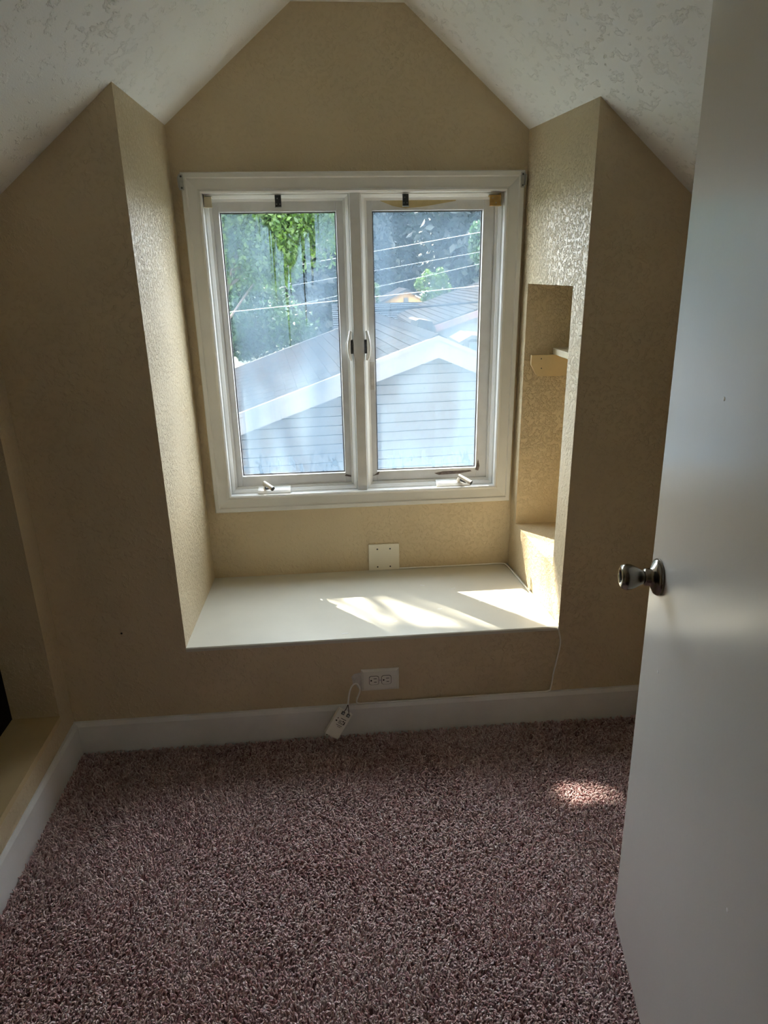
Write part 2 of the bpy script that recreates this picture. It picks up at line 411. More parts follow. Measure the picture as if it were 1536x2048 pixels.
# left wall with the closet opening
OY0, OY1, OZ0, OZ1, OT = .70, 1.690, .180, 1.22, .13
wl = join(box(XL-OT, XL, OY1, D+.02, -.05, zl(XL)+.0), box(XL-OT, XL, YK, OY0, -.05, zl(XL)),
          box(XL-OT, XL, OY0, OY1, -.05, OZ0-.018), box(XL-OT, XL, OY0, OY1, OZ1, zl(XL)))
wall_left = mk('wall_left', wl, M['wall'], kind='structure', label='tan left wall with a deep closet opening')
mk('closet_sill', box(XL-OT, XL+.001, OY0, OY1, OZ0-.018, OZ0), M['cleat'], wall_left)
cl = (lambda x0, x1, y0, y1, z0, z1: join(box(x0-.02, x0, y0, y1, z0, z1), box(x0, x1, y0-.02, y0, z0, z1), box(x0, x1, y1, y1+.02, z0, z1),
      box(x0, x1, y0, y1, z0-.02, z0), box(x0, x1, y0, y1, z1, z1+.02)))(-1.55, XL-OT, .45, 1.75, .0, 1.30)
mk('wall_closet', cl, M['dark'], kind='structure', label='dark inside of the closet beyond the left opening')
mk('wall_right', box(XR, XR+.07, YK, D+.02, -.05, zr(XR)+.02), M['wall'], kind='structure', label='tan right wall hidden behind the door')
# wall with the doorway the camera stands in, and the landing behind
wb = join(prism_y([(XL, -.05), (-.36, -.05), (-.36, 1.83), (XL, zl(XL)+e)], .33, .43),
          prism_y([(.50, -.05), (XR, -.05), (XR, zr(XR)+e), (.50, 1.83)], .33, .43),
          prism_y([(-.36, 1.82), (.50, 1.82), (.30, 2.06), (-.06, 2.06)], .33, .43))
mk('wall_back', wb, M['wall'], kind='structure', label='tan wall with the doorway')
mk('wall_landing', box(-1.0, 1.12, YK-.06, YK, -.05, 2.1), M['wall'], kind='structure', label='tan end wall of the landing')
# baseboards (eased top edge)
BH, BT = .102, .014
mk('baseboard_front', prism([(0, -.012), (-BT, -.012), (-BT, BH-.012), (-BT+.005, BH), (0, BH)], lambda a, b, t: (XR if t else XL, D+a, b)), M['base'],
   kind='structure', label='white baseboard along the front wall')
mk('baseboard_left', prism([(0, -.012), (BT, -.012), (BT, BH-.012), (BT-.005, BH), (0, BH)], lambda a, b, t: (XL+a-(.020 if not t else 0), D-BT if t else .43, b)), M['base'],
   kind='structure', label='white baseboard along the left wall')

# ------------------------------------------------------------------ carpet pile
def carpet():
    root = empty('carpet', (0, 1.1, -.012), 'mauve brown shaggy cut pile carpet covering the whole floor', 'carpet', kind='stuff')
    x0, x1, y0, y1 = XL+.012, XR-.005, .45, D-BT-.001
    st = .0052
    gx, gy = np.meshgrid(np.arange(x0, x1, st), np.arange(y0, y1, st)); n = gx.size
    bx = gx.ravel() + rng.uniform(-.5, .5, n)*st*1.2; by = gy.ravel() + rng.uniform(-.5, .5, n)*st*1.2
    bx = np.clip(bx, x0, x1); by = np.clip(by, y0, y1)
    # brushed lay of the pile: slow field plus individual curl
    lay = 1.2*np.sin(bx*5.1+by*3.3)+1.4*np.sin(by*7.7-bx*2.9+1)+.8*np.sin(bx*17+by*13)
    ang = lay + rng.normal(0, 1.3, n); curl = rng.normal(0, .9, n)
    h = rng.uniform(.0085, .0135, n); lean = rng.uniform(.004, .0115, n); rad = rng.uniform(.0018, .0026, n)
    S, R = 4, 3
    V = np.zeros((n, S, R, 3)); z0 = -.012
    px, py, pz = bx.copy(), by.copy(), np.full(n, z0)
    for s in range(S):
        t = s/(S-1)
        if s:
            a = ang + curl*t
            k = lean/(S-1)*(.5+t)
            px = px + np.cos(a)*k; py = py + np.sin(a)*k; pz = z0 + h*np.sin(t*math.pi/2*1.05)
        rr = rad*(1.0, 1.1, 1.05, .6)[s]
        for r in range(R):
            th = 2*math.pi*r/R + t*1.5 + ang
            V[:, s, r, 0] = px + np.cos(th)*rr; V[:, s, r, 1] = py + np.sin(th)*rr*.9; V[:, s, r, 2] = pz + np.sin(th*1.0+.6)*rr*.45*t
    base = (np.arange(n)*S*R)[:, None]
    q = []
    for s in range(S-1):
        for r in range(R):
            q.append([s*R+r, s*R+(r+1) % R, (s+1)*R+(r+1) % R, (s+1)*R+r])
    q = np.array(q)
    Fq = (base[:, :, None] + q[None]).reshape(-1, 4)
    V[..., 0] = np.clip(V[..., 0], XL+.0145-.02, XR-.001); V[..., 1] = np.minimum(V[..., 1], D-BT-.0005)
    o = npmesh('pile', V.reshape(-1, 3), Fq, M['carpet'], root, 4); o['kind'] = 'stuff'
    patch = .5+.22*np.sin(bx*9+by*4)*np.sin(by*11-bx*3)
    val = np.clip(patch*.25+rng.beta(1.6, 1.5, n)*.75, 0, 1).astype(np.float32)
    at = o.data.attributes.new('tuft', 'FLOAT', 'POINT'); at.data.foreach_set('value', np.repeat(val, S*R))
    for_smooth = np.ones(len(o.data.polygons), dtype=bool); o.data.polygons.foreach_set('use_smooth', for_smooth)
carpet()

# ------------------------------------------------------------------ window seat
seat = empty('window_seat', (.11, D, SZ0), 'cream painted window seat board under the double window', 'window seat')
sv = [(XA0, D-.004, SZ0-.012), (XC0, D-.004, SZ0-.012), (XC1, YB, SZ1-.012), (XA1, YB, SZ1-.012),
      (XA0, D-.004, SZ0-.003), (XC0, D-.004, SZ0-.003), (XA0, D-.001, SZ0), (XC0, D-.001, SZ0), (XC1, YB, SZ1), (XA1, YB, SZ1)]
mk('board', (sv, [[0, 1, 2, 3], [0, 4, 5, 1], [4, 6, 7, 5], [6, 9, 8, 7], [0, 3, 9, 6, 4], [1, 5, 7, 8, 2], [3, 2, 8, 9]]), M['seat'], seat)
for (x, y, ln, a) in [(.40, 2.08, .02, .3), (.48, 1.97, .028, .15), (.33, 1.93, .016, .1), (.52, 1.90, .02, .2), (.30, 2.12, .015, -.3), (.02, 1.80, .02, .1), (.18, 1.86, .012, .5)]:
    zz = SZ0 + (SZ1-SZ0)*(y-D)/(YB-D)
    mk('paint_chip', xform(bbox(-ln/2, ln/2, -.002, .002, -.0006, .0006, .0005), axes((x, y, zz), (math.cos(a), math.sin(a), 0), (-math.sin(a), math.cos(a), 0), (0, 0, 1))), M['trim'], seat)

# ------------------------------------------------------------------ window
win = empty('window_1', (.113, YB, WZ0), 'white double casement window with dirty streaked panes in moulded casing', kind='structure')
# casing lengths
prof = [(0, YB), (0, YB-.012), (.005, YB-.015), (.009, YB-.012), (.012, YB-.011), (.040, YB-.015), (.043, YB-.020), (.054, YB-.021), (.057, YB-.018), (.057, YB)]
for g in mitred(WX0, WX1, WZ0, WZ1, prof): mk('casing', g, M['trim'], win)
# jamb boards
jp = [(0, YB-.0005), (0, YB+.13), (J, YB+.13), (J, YB-.0005)]
for g in mitred(WX0, WX1, WZ0, WZ1, jp): mk('jamb', g, M['trim'], win)
MX0, MX1 = .092, .126
mk('mullion', bbox(MX0, MX1, YB+.004, YB+.12, WZ0, WZ1, .0015), M['sash'], win)
# stop beads in front of each sash (stepped)
SB = .020
sp = [(0, YB+.014), (0, YB+.036), (-SB, YB+.036), (-SB, YB+.030), (-SB*.62, YB+.027), (-SB*.55, YB+.020), (-SB*.2, YB+.014)]
GL = [(-.306, .046), (.168, .515)]; GZ0, GZ1 = .688, 1.531
YS, YG = YB+.036, YB+.052
for i, (ox0, ox1) in enumerate([(WX0, MX0), (MX1, WX1)]):
    for k, g in enumerate(mitred(ox0, ox1, WZ0, WZ1, sp)):
        mk('stop_bead', g, M['trim'], win)
    g0, g1 = GL[i]
    s = empty('sash', ((g0+g1)/2, YS, GZ0), parent=win)
    # rails and stiles as one mitred frame per side
    for (x0, x1, z0, z1) in [(ox0+.004, g0-.006, WZ0+.004, WZ1-.004), (g1+.006, ox1-.004, WZ0+.004, WZ1-.004)]:
        mk('stile', bbox(x0, x1, YS, YS+.022, z0, z1, .0015), M['sash'], s)
    mk('top_rail', bbox(g0-.006, g1+.006, YS, YS+.022, GZ1+.006, WZ1-.004, .0015), M['sash'], s)
    mk('bottom_rail', bbox(g0-.006, g1+.006, YS, YS+.022, WZ0+.004, GZ0-.006, .0015), M['sash'], s)
    gp = [(.0035, YG-.0036), (.0062, YG-.001), (.0062, YS+.0005), (.0045, YS+.0005)]
    for g in mitred(g0, g1, GZ0, GZ1, gp): mk('glazing_bead', g, M['sash'], s)
    gp = [(0, YG-.0035), (0, YG+.0015), (.0045, YG+.0015), (.0045, YG-.0035)]
    for g in mitred(g0, g1, GZ0, GZ1, gp): mk('gasket', g, M['rubber'], s)
    c = ((g0+g1)/2, YG, (GZ0+GZ1)/2)
    mk('pane', box(g0-.003, g1+.003, YG-.0002, YG+.0002, GZ0-.003, GZ1+.003), M['glassL'] if i == 0 else M['glassR'], s, origin=c)
    # corner joints and exposed wood at the foot of the sash
    if i == 1:
        mk('bare_wood', prism_y([(.37, .668), (.385, .662), (.46, .664), (.505, .671), (.50, .675), (.40, .674)], YS-.0012, YS+.001), M['dirt'], s)
        mk('bare_wood', prism_y([(.518, .676), (.529, .672), (.533, .690), (.527, .715), (.523, .695)], YS-.0012, YS+.001), M['dirt'], s)
        mk('bare_wood', prism_y([(.148, .668), (.168, .672), (.172, .684), (.160, .676)], YS-.0012, YS+.001), M['dirt'], s)
        mk('varnish_stain', prism_y([(.19, 1.563), (.23, 1.548), (.27, 1.541), (.33, 1.546), (.43, 1.561), (.43, 1.565), (.19, 1.565)], YS-.0006, YS+.001), M['stain'], s)
        # worn keeper plate on the inner stile
        kp = mk('keeper_plate', bbox(.1465, .1615, YS-.003, YS+.001, .975, 1.068, .001), M['patch'], s, label='worn bare metal plate')
    else:
        mk('bare_wood', prism_y([(.048, .672), (.070, .668), (.070, .673), (.052, .678)], YS-.0012, YS+.001), M['dirt'], s)
# sash locks either side of the mullion
for sgn, x in ((-1, MX0-.006), (1, MX1+.006)):
    lk = empty('sash_lock', (x, YB, 1.12), parent=win)
    def P_(u, y, z): return (x+sgn*(u*1.15), y, z)
    pl = [(0, 1.165), (.006, 1.168), (.010, 1.155), (.013, 1.145), (.018, 1.13), (.019, 1.11), (.016, 1.095), (.009, 1.086), (.004, 1.079), (0, 1.077)]
    mk('lock_plate', prism(pl, lambda a, b, t: P_(a, YB+.014 if t else YB+.004, b)), M['trim'], lk, smooth=True)
    arm = catmull([P_(.003, YB-.004, 1.172), P_(.007, YB-.014, 1.150), P_(.010, YB-.018, 1.125), P_(.008, YB-.012, 1.095), P_(.004, YB-.002, 1.080)], 6)
    mk('lever', tube(arm, .0050, 8, .0036), M['trim'], lk, smooth=True)
    mk('lock_slot', bbox(x-.004, x+.004, YB+.003, YB+.012, 1.10, 1.145, .001), M['darksteel'], lk)
# crank operators on the sill
for sx, cx in ((0, -.245), (1, .462)):
    op = empty('crank_operator', (cx+.03, YB-.004, .632), parent=win)
    if sx == 0: hx0, hx1, px = cx-.012, cx+.10, cx+.012
    else: hx0, hx1, px = cx-.09, cx+.03, cx-.010
    hp = [(YB+.03, .629), (YB-.003, .629), (YB-.003, .634), (YB+.002, .640), (YB+.012, .645), (YB+.03, .646)]
    mk('housing', prism(hp, lambda a, b, t: (hx1 if t else hx0, a, b)), M['trim'], op)
    hub = mk('spindle', cyl((px, YB+.012, .642), (px+.002, YB-.016, .668), .007, 14), M['crank'], op, smooth=True)
    if sx == 0: p, q = Vector((-.2330, YB-.014, .674)), Vector((-.2020, YB-.044, .6600))
    else: p, q = Vector((.4480, YB-.014, .671)), Vector((.4860, YB-.048, .6530))
    h = mk('crank_handle', cyl(p, q, .0066, 16, .0080), M['crank'], op, smooth=True)
    dn = (q-p).normalized()
    mk('end_cap', cyl(q-dn*.001, q+dn*.0015, .0076, 16), M['darksteel'], h, smooth=True)
    mk('bracket_arm', tube(catmull([(px, YB-.006, .660), (px+.006, YB-.014, .652), tuple(p*.4+q*.6-Vector((0, -.006, .010)))], 4), .0035, 6), M['darksteel'], op, smooth=True)

# ------------------------------------------------------------------ brackets left on the window trim
def screw(c, n, r, mat, parent):
    c = Vector(c); n = Vector(n).normalized()
    mk('screw', cyl(c, c+n*.0015, r, 10, r*.7), mat, parent)
for x, lab in ((-.125, 'small dark steel blind bracket above the left streaked pane'), (.2665, 'small dark steel blind bracket above the right hazy pane')):
    b = empty('blind_bracket', (x, YB+.006, 1.576), lab, 'bracket', 'steel blind brackets on the window head')
    mk('plate', bbox(x-.0095, x+.0095, YB+.004, YB+.0065, 1.545, 1.578, .0006), M['darksteel'], b)
    mk('lip', bbox(x-.0105, x+.0105, YB-.004, YB+.0065, 1.543, 1.546, .0006), M['steel'], b)
    mk('tab', bbox(x-.0095, x+.0095, YB+.004, YB+.030, 1.577, 1.5795, .0006), M['darksteel'], b)
    for dx, dz in ((-.002, 1.570), (-.005, 1.554), (.005, 1.554)): screw((x+dx, YB+.004, dz), (0, -1, 0), .002, M['steel'], b)
for x0, x1, z0, z1, m_, lab in ((-.347, -.324, 1.546, 1.582, 'beige', 'beige plastic blind end bracket at the top left window corner'),
                                (.531, .566, 1.543, 1.580, 'amber', 'amber plastic blind end bracket at the top right window corner')):
    b = empty('end_bracket', ((x0+x1)/2, YB+.008, z1), lab, 'bracket', 'plastic blind end brackets')
    mk('front_plate', bbox(x0, x1, YB+.000, YB+.003, z0, z1-.008, .0008), M[m_], b)
    sx = x0 if m_ == 'beige' else x1
    mk('side_plate', bbox(min(sx, sx+.003 if m_ == 'beige' else sx-.003), max(sx, sx+.003 if m_ == 'beige' else sx-.003), YB+.002, YB+.028, z0, z1, .0008), M[m_], b)
    mk('top_plate', bbox(x0, x1, YB-.001, YB+.028, z1-.009, z1-.006, .0008), M[m_], b)
    mk('bottom_lip', bbox(x0-.001, x1+.001, YB-.005, YB+.003, z0-.001, z0+.0015, .0006), M[m_], b)
    if m_ == 'amber':
        for dx, dz in ((-.009, .008), (.002, -.006)): screw(((x0+x1)/2+dx, YB, (z0+z1)/2-.004+dz), (0, -1, 0), .002, M['steel'], b)
for x, lab in ((-.4045, 'galvanised steel bracket on the outer top left corner of casing'), (.6275, 'galvanised steel bracket on the outer top right corner of casing')):
    s = 1 if x > 0 else -1
    b = empty('curtain_bracket', (x, YB-.02, 1.62), lab, 'bracket', 'galvanised curtain brackets')
    mk('plate', bbox(x-.007, x+.007, YB-.0245, YB-.0215, 1.592, 1.635, .001), M['steel'], b)
    mk('return', bbox(min(x+s*.004, x+s*.0085), max(x+s*.004, x+s*.0085), YB-.034, YB-.0225, 1.598, 1.628, .001), M['steel'], b)
    for dz in (1.629, 1.598): screw((x-s*.001, YB-.0245, dz), (0, -1, 0), .003, M['darksteel'], b)

# ------------------------------------------------------------------ shelf in the niche
sh = empty('niche_shelf', (.80, 2.0, 1.02), 'cream painted shelf board resting on a cleat inside the wall niche', 'shelf')
mk('board', bbox(.742, XD-.001, NY0+.002, NY1-.002, 1.0905, 1.1105, .001), M['wood_edge'], sh)
mk('cleat', prism_y([(.668, 1.090), (XD-.001, 1.090), (XD-.001, 1.021), (.690, 1.021), (.667, 1.060)], NY1-.019, NY1-.0005), M['cleat'], sh)
mk('cleat', prism_y([(.700, 1.090), (XD-.001, 1.090), (XD-.001, 1.021), (.720, 1.021), (.700, 1.060)], NY0+.0005, NY0+.019), M['cleat'], sh)
for x, z in ((.70, 1.078), (.702, 1.047)): screw((x, NY1-.019, z), (0, -1, 0), .002, M['darksteel'], sh)

# ------------------------------------------------------------------ wall plates
bp = empty('blank_wall_plate', (.179, YB-.004, .316), 'ivory blank two gang wall plate standing on the seat below the window', 'wall plate')
mk('plate', bbox(.123, .2355, YB-.007, YB-.0005, .3165, .420, .0025), M['almond'], bp)
for x in (.155, .2015):
    mk('screw_hole', cyl((x, YB-.0070, .331), (x, YB-.0078, .331), .0028, 10), M['black'], bp)
    mk('screw', cyl((x, YB-.0070, .401), (x, YB-.0085, .401), .0032, 10, .0024), M['darksteel'], bp)
    mk('slot', bbox(x-.0028, x+.0028, YB-.0090, YB-.0083, .4003, .4017, .0002), M['black'], bp)

ol = empty('power_outlet', (.1205, D, .147), 'white duplex power outlet mounted sideways above the baseboard', 'power outlet')
def plate_geo(x0, x1, z0, z1, y, t, b):
    o_ = [(x0, z0), (x1, z0), (x1, z1), (x0, z1)]; i_ = [(x0+b, z0+b), (x1-b, z0+b), (x1-b, z1-b), (x0+b, z1-b)]
    v = [(a, y, c) for a, c in o_] + [(a, y-t*.35, c) for a, c in o_] + [(a, y-t, c) for a, c in i_]
    f = [[3, 2, 1, 0], [8, 9, 10, 11]] + [[k+i, k+(i+1) % 4, k+4+(i+1) % 4, k+4+i] for k in (0, 4) for i in range(4)]
    return v, f
mk('cover_plate', plate_geo(.0628, .1785, .1465, .2212, D-.0003, .0065, .007), M['plastic'], ol)
yp = D-.0068
for cx in (.1015, .1395):
    pts = []
    for k in range(28):
        a = 2*math.pi*k/28; px, pz = .0155*math.cos(a), .0165*math.sin(a)
        pts.append((cx+max(-.0138, min(.0138, px*1.12)), .184+max(-.0145, min(.0145, pz*1.05))))
    rim = [(cx+(x-cx)*1.09, .184+(z-.184)*1.09) for x, z in pts]
    mk('gap', prism_y(rim, yp-.0004, yp+.0006), M['black'], ol)
    rc = mk('receptacle', prism_y(pts, yp-.0014, yp+.0005), M['plastic'], ol)
    mk('slot', bbox(cx-.001, cx+.0085, yp-.0018, yp-.0012, .1895, .1913, .0002), M['black'], rc)
    mk('slot', bbox(cx+.000, cx+.0080, yp-.0018, yp-.0012, .1775, .1793, .0002), M['black'], rc)
    mk('ground_hole', cyl((cx-.0085, yp-.0012, .1845), (cx-.0085, yp-.0018, .1845), .0026, 12), M['black'], rc)
mk('screw', cyl((.1205, yp, .184), (.1205, yp-.0012, .184), .0026, 12), M['steel'], ol)
# bare plaster beside the outlet
blob = [(.0630, .150), (.052, .157), (.047, .168), (.037, .172), (.036, .186), (.033, .197), (.041, .206), (.052, .209), (.0630, .211)]
mk('plaster_patch', prism_y(blob, D-.0012, D+.002), M['patch'], wall_front, label='bare white plaster patch')
for x, z in ((-.62, .39),):
    mk('nail_hole', cyl((x, D+.001, z), (x, D-.0008, z), .003, 8), M['black'], wall_front)

# ------------------------------------------------------------------ power supply box and cord
ax_l = Vector((-.052, -.030, -.0715)).normalized()   # long axis (down left)
ax_s = Vector((.039, 0, -.0285)).normalized()
ax_s = (ax_s - ax_l*ax_s.dot(ax_l)).normalized()
lean = Vector((0, -1, .10)).normalized()
nrm = ax_l.cross(ax_s); nrm = nrm if nrm.y < 0 else -nrm
top = Vector((-.0088, D-.030, .116))
PB = axes(top, ax_s, ax_l, nrm)
bx_ = empty('power_adapter', (-.02, D-.03, .003), 'white boxy low voltage adapter hanging by its cord at the baseboard', 'adapter')
WB, LB, TB = .047, .086, .016
mk('case', xform(bbox(0, WB, 0, LB, 0, TB, .0015), PB), M['plastic'], bx_)
mk('mounting_ear', xform(join(prism([(.006, LB-.001), (.019, LB-.001), (.017, LB+.006), (.0125, LB+.009), (.008, LB+.006)], lambda a, b, t: (a, b, .003 if t else 0))), PB), M['plastic'], bx_)
mk('ear_hole', xform(cyl((.0125, LB+.004, .0028), (.0125, LB+.004, .0033), .0018, 10), PB), M['black'], bx_)
terms = []
for u in (.017, .035):
    t = mk('terminal', xform(bbox(u-.005, u+.005, .003, .013, TB-.001, TB+.003, .001), PB), M['darksteel'], bx_)
    mk('terminal_screw', xform(cyl((u, .008, TB+.003), (u, .008, TB+.0042), .003, 10), PB), M['steel'], t)
    terms.append(PB @ Vector((u, .003, TB+.002)))
# printed marks: a dark logo dot, bars and lines of unreadable small print
for (u0, u1, v0, v1) in [(.010, .013, .026, .029), (.020, .038, .0235, .0252), (.030, .034, .029, .033), (.008, .013, .034, .038), (.018, .028, .031, .0322),
                         (.018, .027, .034, .0352), (.018, .036, .037, .0382), (.018, .036, .040, .0412), (.016, .036, .0455, .047), (.022, .034, .050, .0512), (.036, .039, .030, .040)]:
    mk('print', xform(box(u0, u1, v0, v1, TB-.0001, TB+.0002), PB), M['black'], bx_)
cend = Vector((.0197, D-.020, .113))
for t in terms:
    mid = (cend+t)/2 + Vector((0, -.004, 0))
    mk('wire', tube(catmull([cend, mid, t], 5), .0011, 6), M['black'], bx_, smooth=True)

cpts = [(.236, YB-.0045, .3205), (.30, YB-.005, .3205), (.42, YB-.006, .3205), (.55, YB-.006, .3205), (.618, YB-.008, .3205), (.634, YB-.03, .3210),
        (.6415, 2.15, .3235), (.6500, 2.02, .3270), (.6585, 1.90, .3310), (.6625, 1.81, .3335), (.6645, D-.002, .3345), (.6665, D-.007, .324), (.6760, D-.006, .276),
        (.669, D-.005, .214), (.6625, D-.005, .170), (.657, D-.005, .118), (.648, D-.006, .1055), (.60, D-.0065, .1045), (.48, D-.0065, .1045), (.40, D-.007, .1048),
        (.30, D-.0065, .1045), (.18, D-.0065, .1045), (.08, D-.0065, .1045), (.051, D-.008, .107), (.047, D-.012, .122), (.0577, D-.018, .160), (.0485, D-.021, .186), (.0330, D-.022, .178), (.0238, D-.021, .147), tuple(cend)]
mk('low_voltage_cord', tube(catmull(cpts, 6), .0024, 8), M['cord'], smooth='all',
   label='thin white cord running from the blank plate over the seat edge to the adapter', cat='cord')

# ------------------------------------------------------------------ door with knob
dp0 = Vector((.578, 1.059, .012)); e1 = Vector((-.188, -.982, 0)).normalized(); e3 = Vector((-.019, 0, 1)).normalized()
nd = e1.cross(e3); nd = nd if nd.x < 0 else -nd
nd.normalize(); DW, DH, DT = .63, 1.77, .035
dr = empty('door_1', tuple(dp0), 'plain off white flush door standing open at the right', kind='structure')
DM = axes(dp0, e1, e3, nd)   # local: u along door, v up, w towards the room
mk('slab', xform(bbox(0, DW, 0, DH, -DT, 0, .0012), DM), M['door'], dr)
kb = Vector((.5525, 1.011, .856)); kb = kb - nd*((kb-dp0).dot(nd))
kn = empty('door_knob', tuple(kb), parent=dr)
KM = frame_to(kb, kb+nd)
mk('rose', xform(lathe([(.0315, -.0005), (.0325, .002), (.0320, .005), (.0290, .009), (.0215, .0125), (.0165, .0145), (.0155, .018), (.0150, .024), (.0130, .0265)], 40), KM), M['nickel'], kn, smooth='all', label='aged nickel rose plate')
kb2 = mk('knob', xform(lathe([(.0115, .024), (.0122, .029), (.0150, .034), (.0190, .041), (.0220, .048), (.0228, .054), (.0222, .059), (.0200, .063), (.0160, .0650), (.0125, .0652), (.0118, .0640), (.0108, .0625)], 40), KM), M['nickel'], kn, smooth=True, label='aged nickel tulip knob')
mk('turn_button', xform(bbox(-.0075, .0075, -.0022, .0022, .0615, .0662, .001), KM), M['darksteel'], kn)
KM2 = frame_to(kb-nd*DT, kb-nd*(DT+.1))
mk('knob', xform(lathe([(.0325, -.0005), (.032, .005), (.0215, .0125), (.0155, .018), (.0115, .026), (.0150, .034), (.022, .048), (.0228, .054), (.0200, .063), (.010, .0652)], 24), KM2), M['nickel'], kn, smooth=True)
mk('latch_plate', xform(bbox(-.0008, .0005, .815, .875, -DT+.006, -.006, .0003), DM), M['nickel'], dr)
for hz in (.20, .90, 1.60):
    mk('hinge', xform(lathe([(.006, 0), (.006, .09)], 10), axes(dp0+e1*(DW+.004)+e3*hz+nd*.0-nd*DT*.0, e1, nd, e3)), M['nickel'], dr)
for pz in ((.5125, .836, 1.195), (.480, .604, .582), (.556, .96, .700)):
    c = Vector(pz); c = c - nd*((c-dp0).dot(nd))
    mk('paint_nick', xform(lathe([(.0032, -.0003), (.0028, .0006), (.001, .001)], 8), frame_to(c, c+nd)), M['base'], dr)

# ------------------------------------------------------------------ outside: the neighbour's garage
mk('ground', box(-40, 40, 2.6, 70, -3.1, -2.9), M['ground'], kind='structure', label='grassy ground of the yards below the window')
GA = Vector((1.158, 7.10, .728)); gy = Vector((-.09, .996, 0)).normalized(); gx = Vector((gy.y, -gy.x, 0))
GM = axes(GA, gx, gy, (0, 0, 1))
SL, SR, WLf, WRt, LEN = .337, .425, 3.6, 2.9, 3.89
ga = empty('garage', (1.0, 7.2, -2.9), 'neighbour garage with pale clapboard gable and white rake boards', 'garage')
RT = .03
# roof decks
for s, w_, k, nm in ((-1, WLf, SL, 'l'), (1, WRt, SR, 'r')):
    deck = mk('roof_deck', xform(prism([(0, -RT), (s*w_, -k*w_-RT), (s*w_, -k*w_-RT-.05), (0, -RT-.05)], lambda a, b, t: (a, LEN if t else 0, b)), GM), M['shingle'], ga)
    # shingle courses: thin overlapping tabs, one joined part per slope
    tabs = []; ln = math.hypot(w_, k*w_); ex = .125; nc = int(ln/ex)+1
    for c in range(nc):
        d0, d1 = c*ex, min(ln, c*ex+ex*1.35); u0, u1 = s*d0*w_/ln, s*d1*w_/ln; z0, z1 = -k*d0*w_/ln, -k*d1*w_/ln
        y = -.03 - (c % 2)*.15
        while y < LEN+.02:
            ya, yb = max(-.03, y+.004), min(LEN+.03, y+.30-.004); y += .30
            if yb-ya < .02: continue
            tabs.append(([(u0, ya, z0-RT+.002), (u0, yb, z0-RT+.002), (u1, yb, z1-RT+.016), (u1, ya, z1-RT+.016),
                          (u0, ya, z0-RT), (u0, yb, z0-RT), (u1, yb, z1-RT+.003), (u1, ya, z1-RT+.003)],
                         [[0, 1, 2, 3], [3, 2, 6, 7], [0, 3, 7, 4], [1, 5, 6, 2]]))
    o = mk('shingles', xform(join(*tabs), GM), M['shingle'], ga); o['kind'] = 'stuff'
    # ridge caps
    # rake fascia with a thin drip strip above
    for y0, nm2 in ((-.045, 'near'), (LEN, 'far')):
        mk('rake_board', xform(prism([(0, -.055), (s*w_, -k*w_-.055), (s*w_, -k*w_-.235), (0, -.235)], lambda a, b, t: (a, y0+(.03 if t else 0), b)), GM), M['whitetrim'], ga)
        mk('drip_edge', xform(prism([(0, -.012), (s*w_, -k*w_-.012), (s*w_, -k*w_-.058), (0, -.058)], lambda a, b, t: (a, y0-.012+(.05 if t else 0), b)), GM), M['whitetrim'], ga)
    mk('eave_board', xform(box(min(s*w_, s*(w_-.03)), max(s*w_, s*(w_-.03)), 0, LEN, -k*w_-.22, -k*w_-.05), GM), M['whitetrim'], ga)
nr = 24
for i in range(nr):
    y = -.03 + i*(LEN+.03)/nr
    mk('ridge_cap', xform(([(-.10, y, -.10*SL-.004), (0, y, .008), (.10, y, -.10*SR-.004), (-.10, y+.20, -.10*SL-.012), (0, y+.20, 0), (.10, y+.20, -.10*SR-.012)],
                           [[0, 1, 4, 3], [1, 2, 5, 4], [0, 3, 4, 1], [1, 4, 5, 2]][:2]), GM), M['shingle'], ga)
# clapboards, one object each
BXP = .1003; wy = .10
z = .124 - .728 + 1e-4
zs = [z + BXP*k for k in range(5, -35, -1)]
ztop = -.225
for z0 in zs:
    z1 = z0+BXP+.012
    if z0 > ztop-.02 or z0 < -3.65: continue
    def xl(zz): return max(-(WLf-.35), -(ztop-zz)/SL)
    def xr(zz): return min(WRt-.30, (ztop-zz)/SR)
    zt = min(z0+BXP-.014, ztop-.004)
    zg = min(z0+BXP+.008, ztop-.004)
    if zt < z0+.01: continue
    v = [(xl(z0), wy-.034, z0), (xr(z0), wy-.034, z0), (xr(zt), wy-.020, zt), (xl(zt), wy-.020, zt), (xl(z0), wy+.012, z0), (xr(z0), wy+.012, z0), (xr(zt), wy+.012, zt), (xl(zt), wy+.012, zt)]
    mk('clapboard', xform((v, [[0, 1, 2, 3], [0, 4, 5, 1], [3, 2, 6, 7], [0, 3, 7, 4], [1, 5, 6, 2], [4, 7, 6, 5]]), GM), M['siding'], ga)
mk('wall_core', xform(join(prism([(-(WLf-.36), -3.63), (WRt-.31, -3.63), (WRt-.31, -(WRt-.31)*SR-.24), (0, -.24), (-(WLf-.36), -(WLf-.36)*SL-.24)], lambda a, b, t: (a, LEN-.1 if t else wy+.013, b))), GM), M['siding'], ga)
# box vent behind the ridge
mk('roof_vent', xform(prism([(.0, -.06), (.24, -.16), (.24, -.03), (.19, .045), (.03, .075)], lambda a, b, t: (a, 1.40 if t else 1.02, b)), GM), M['vent'], ga, label='dark metal box vent')
mk('vent_lip', xform(prism([(-.01, .070), (.03, .085), (.19, .055), (.19, .045), (.03, .075), (-.01, .060)], lambda a, b, t: (a, 1.42 if t else 1.00, b)), GM), M['siding'], ga)

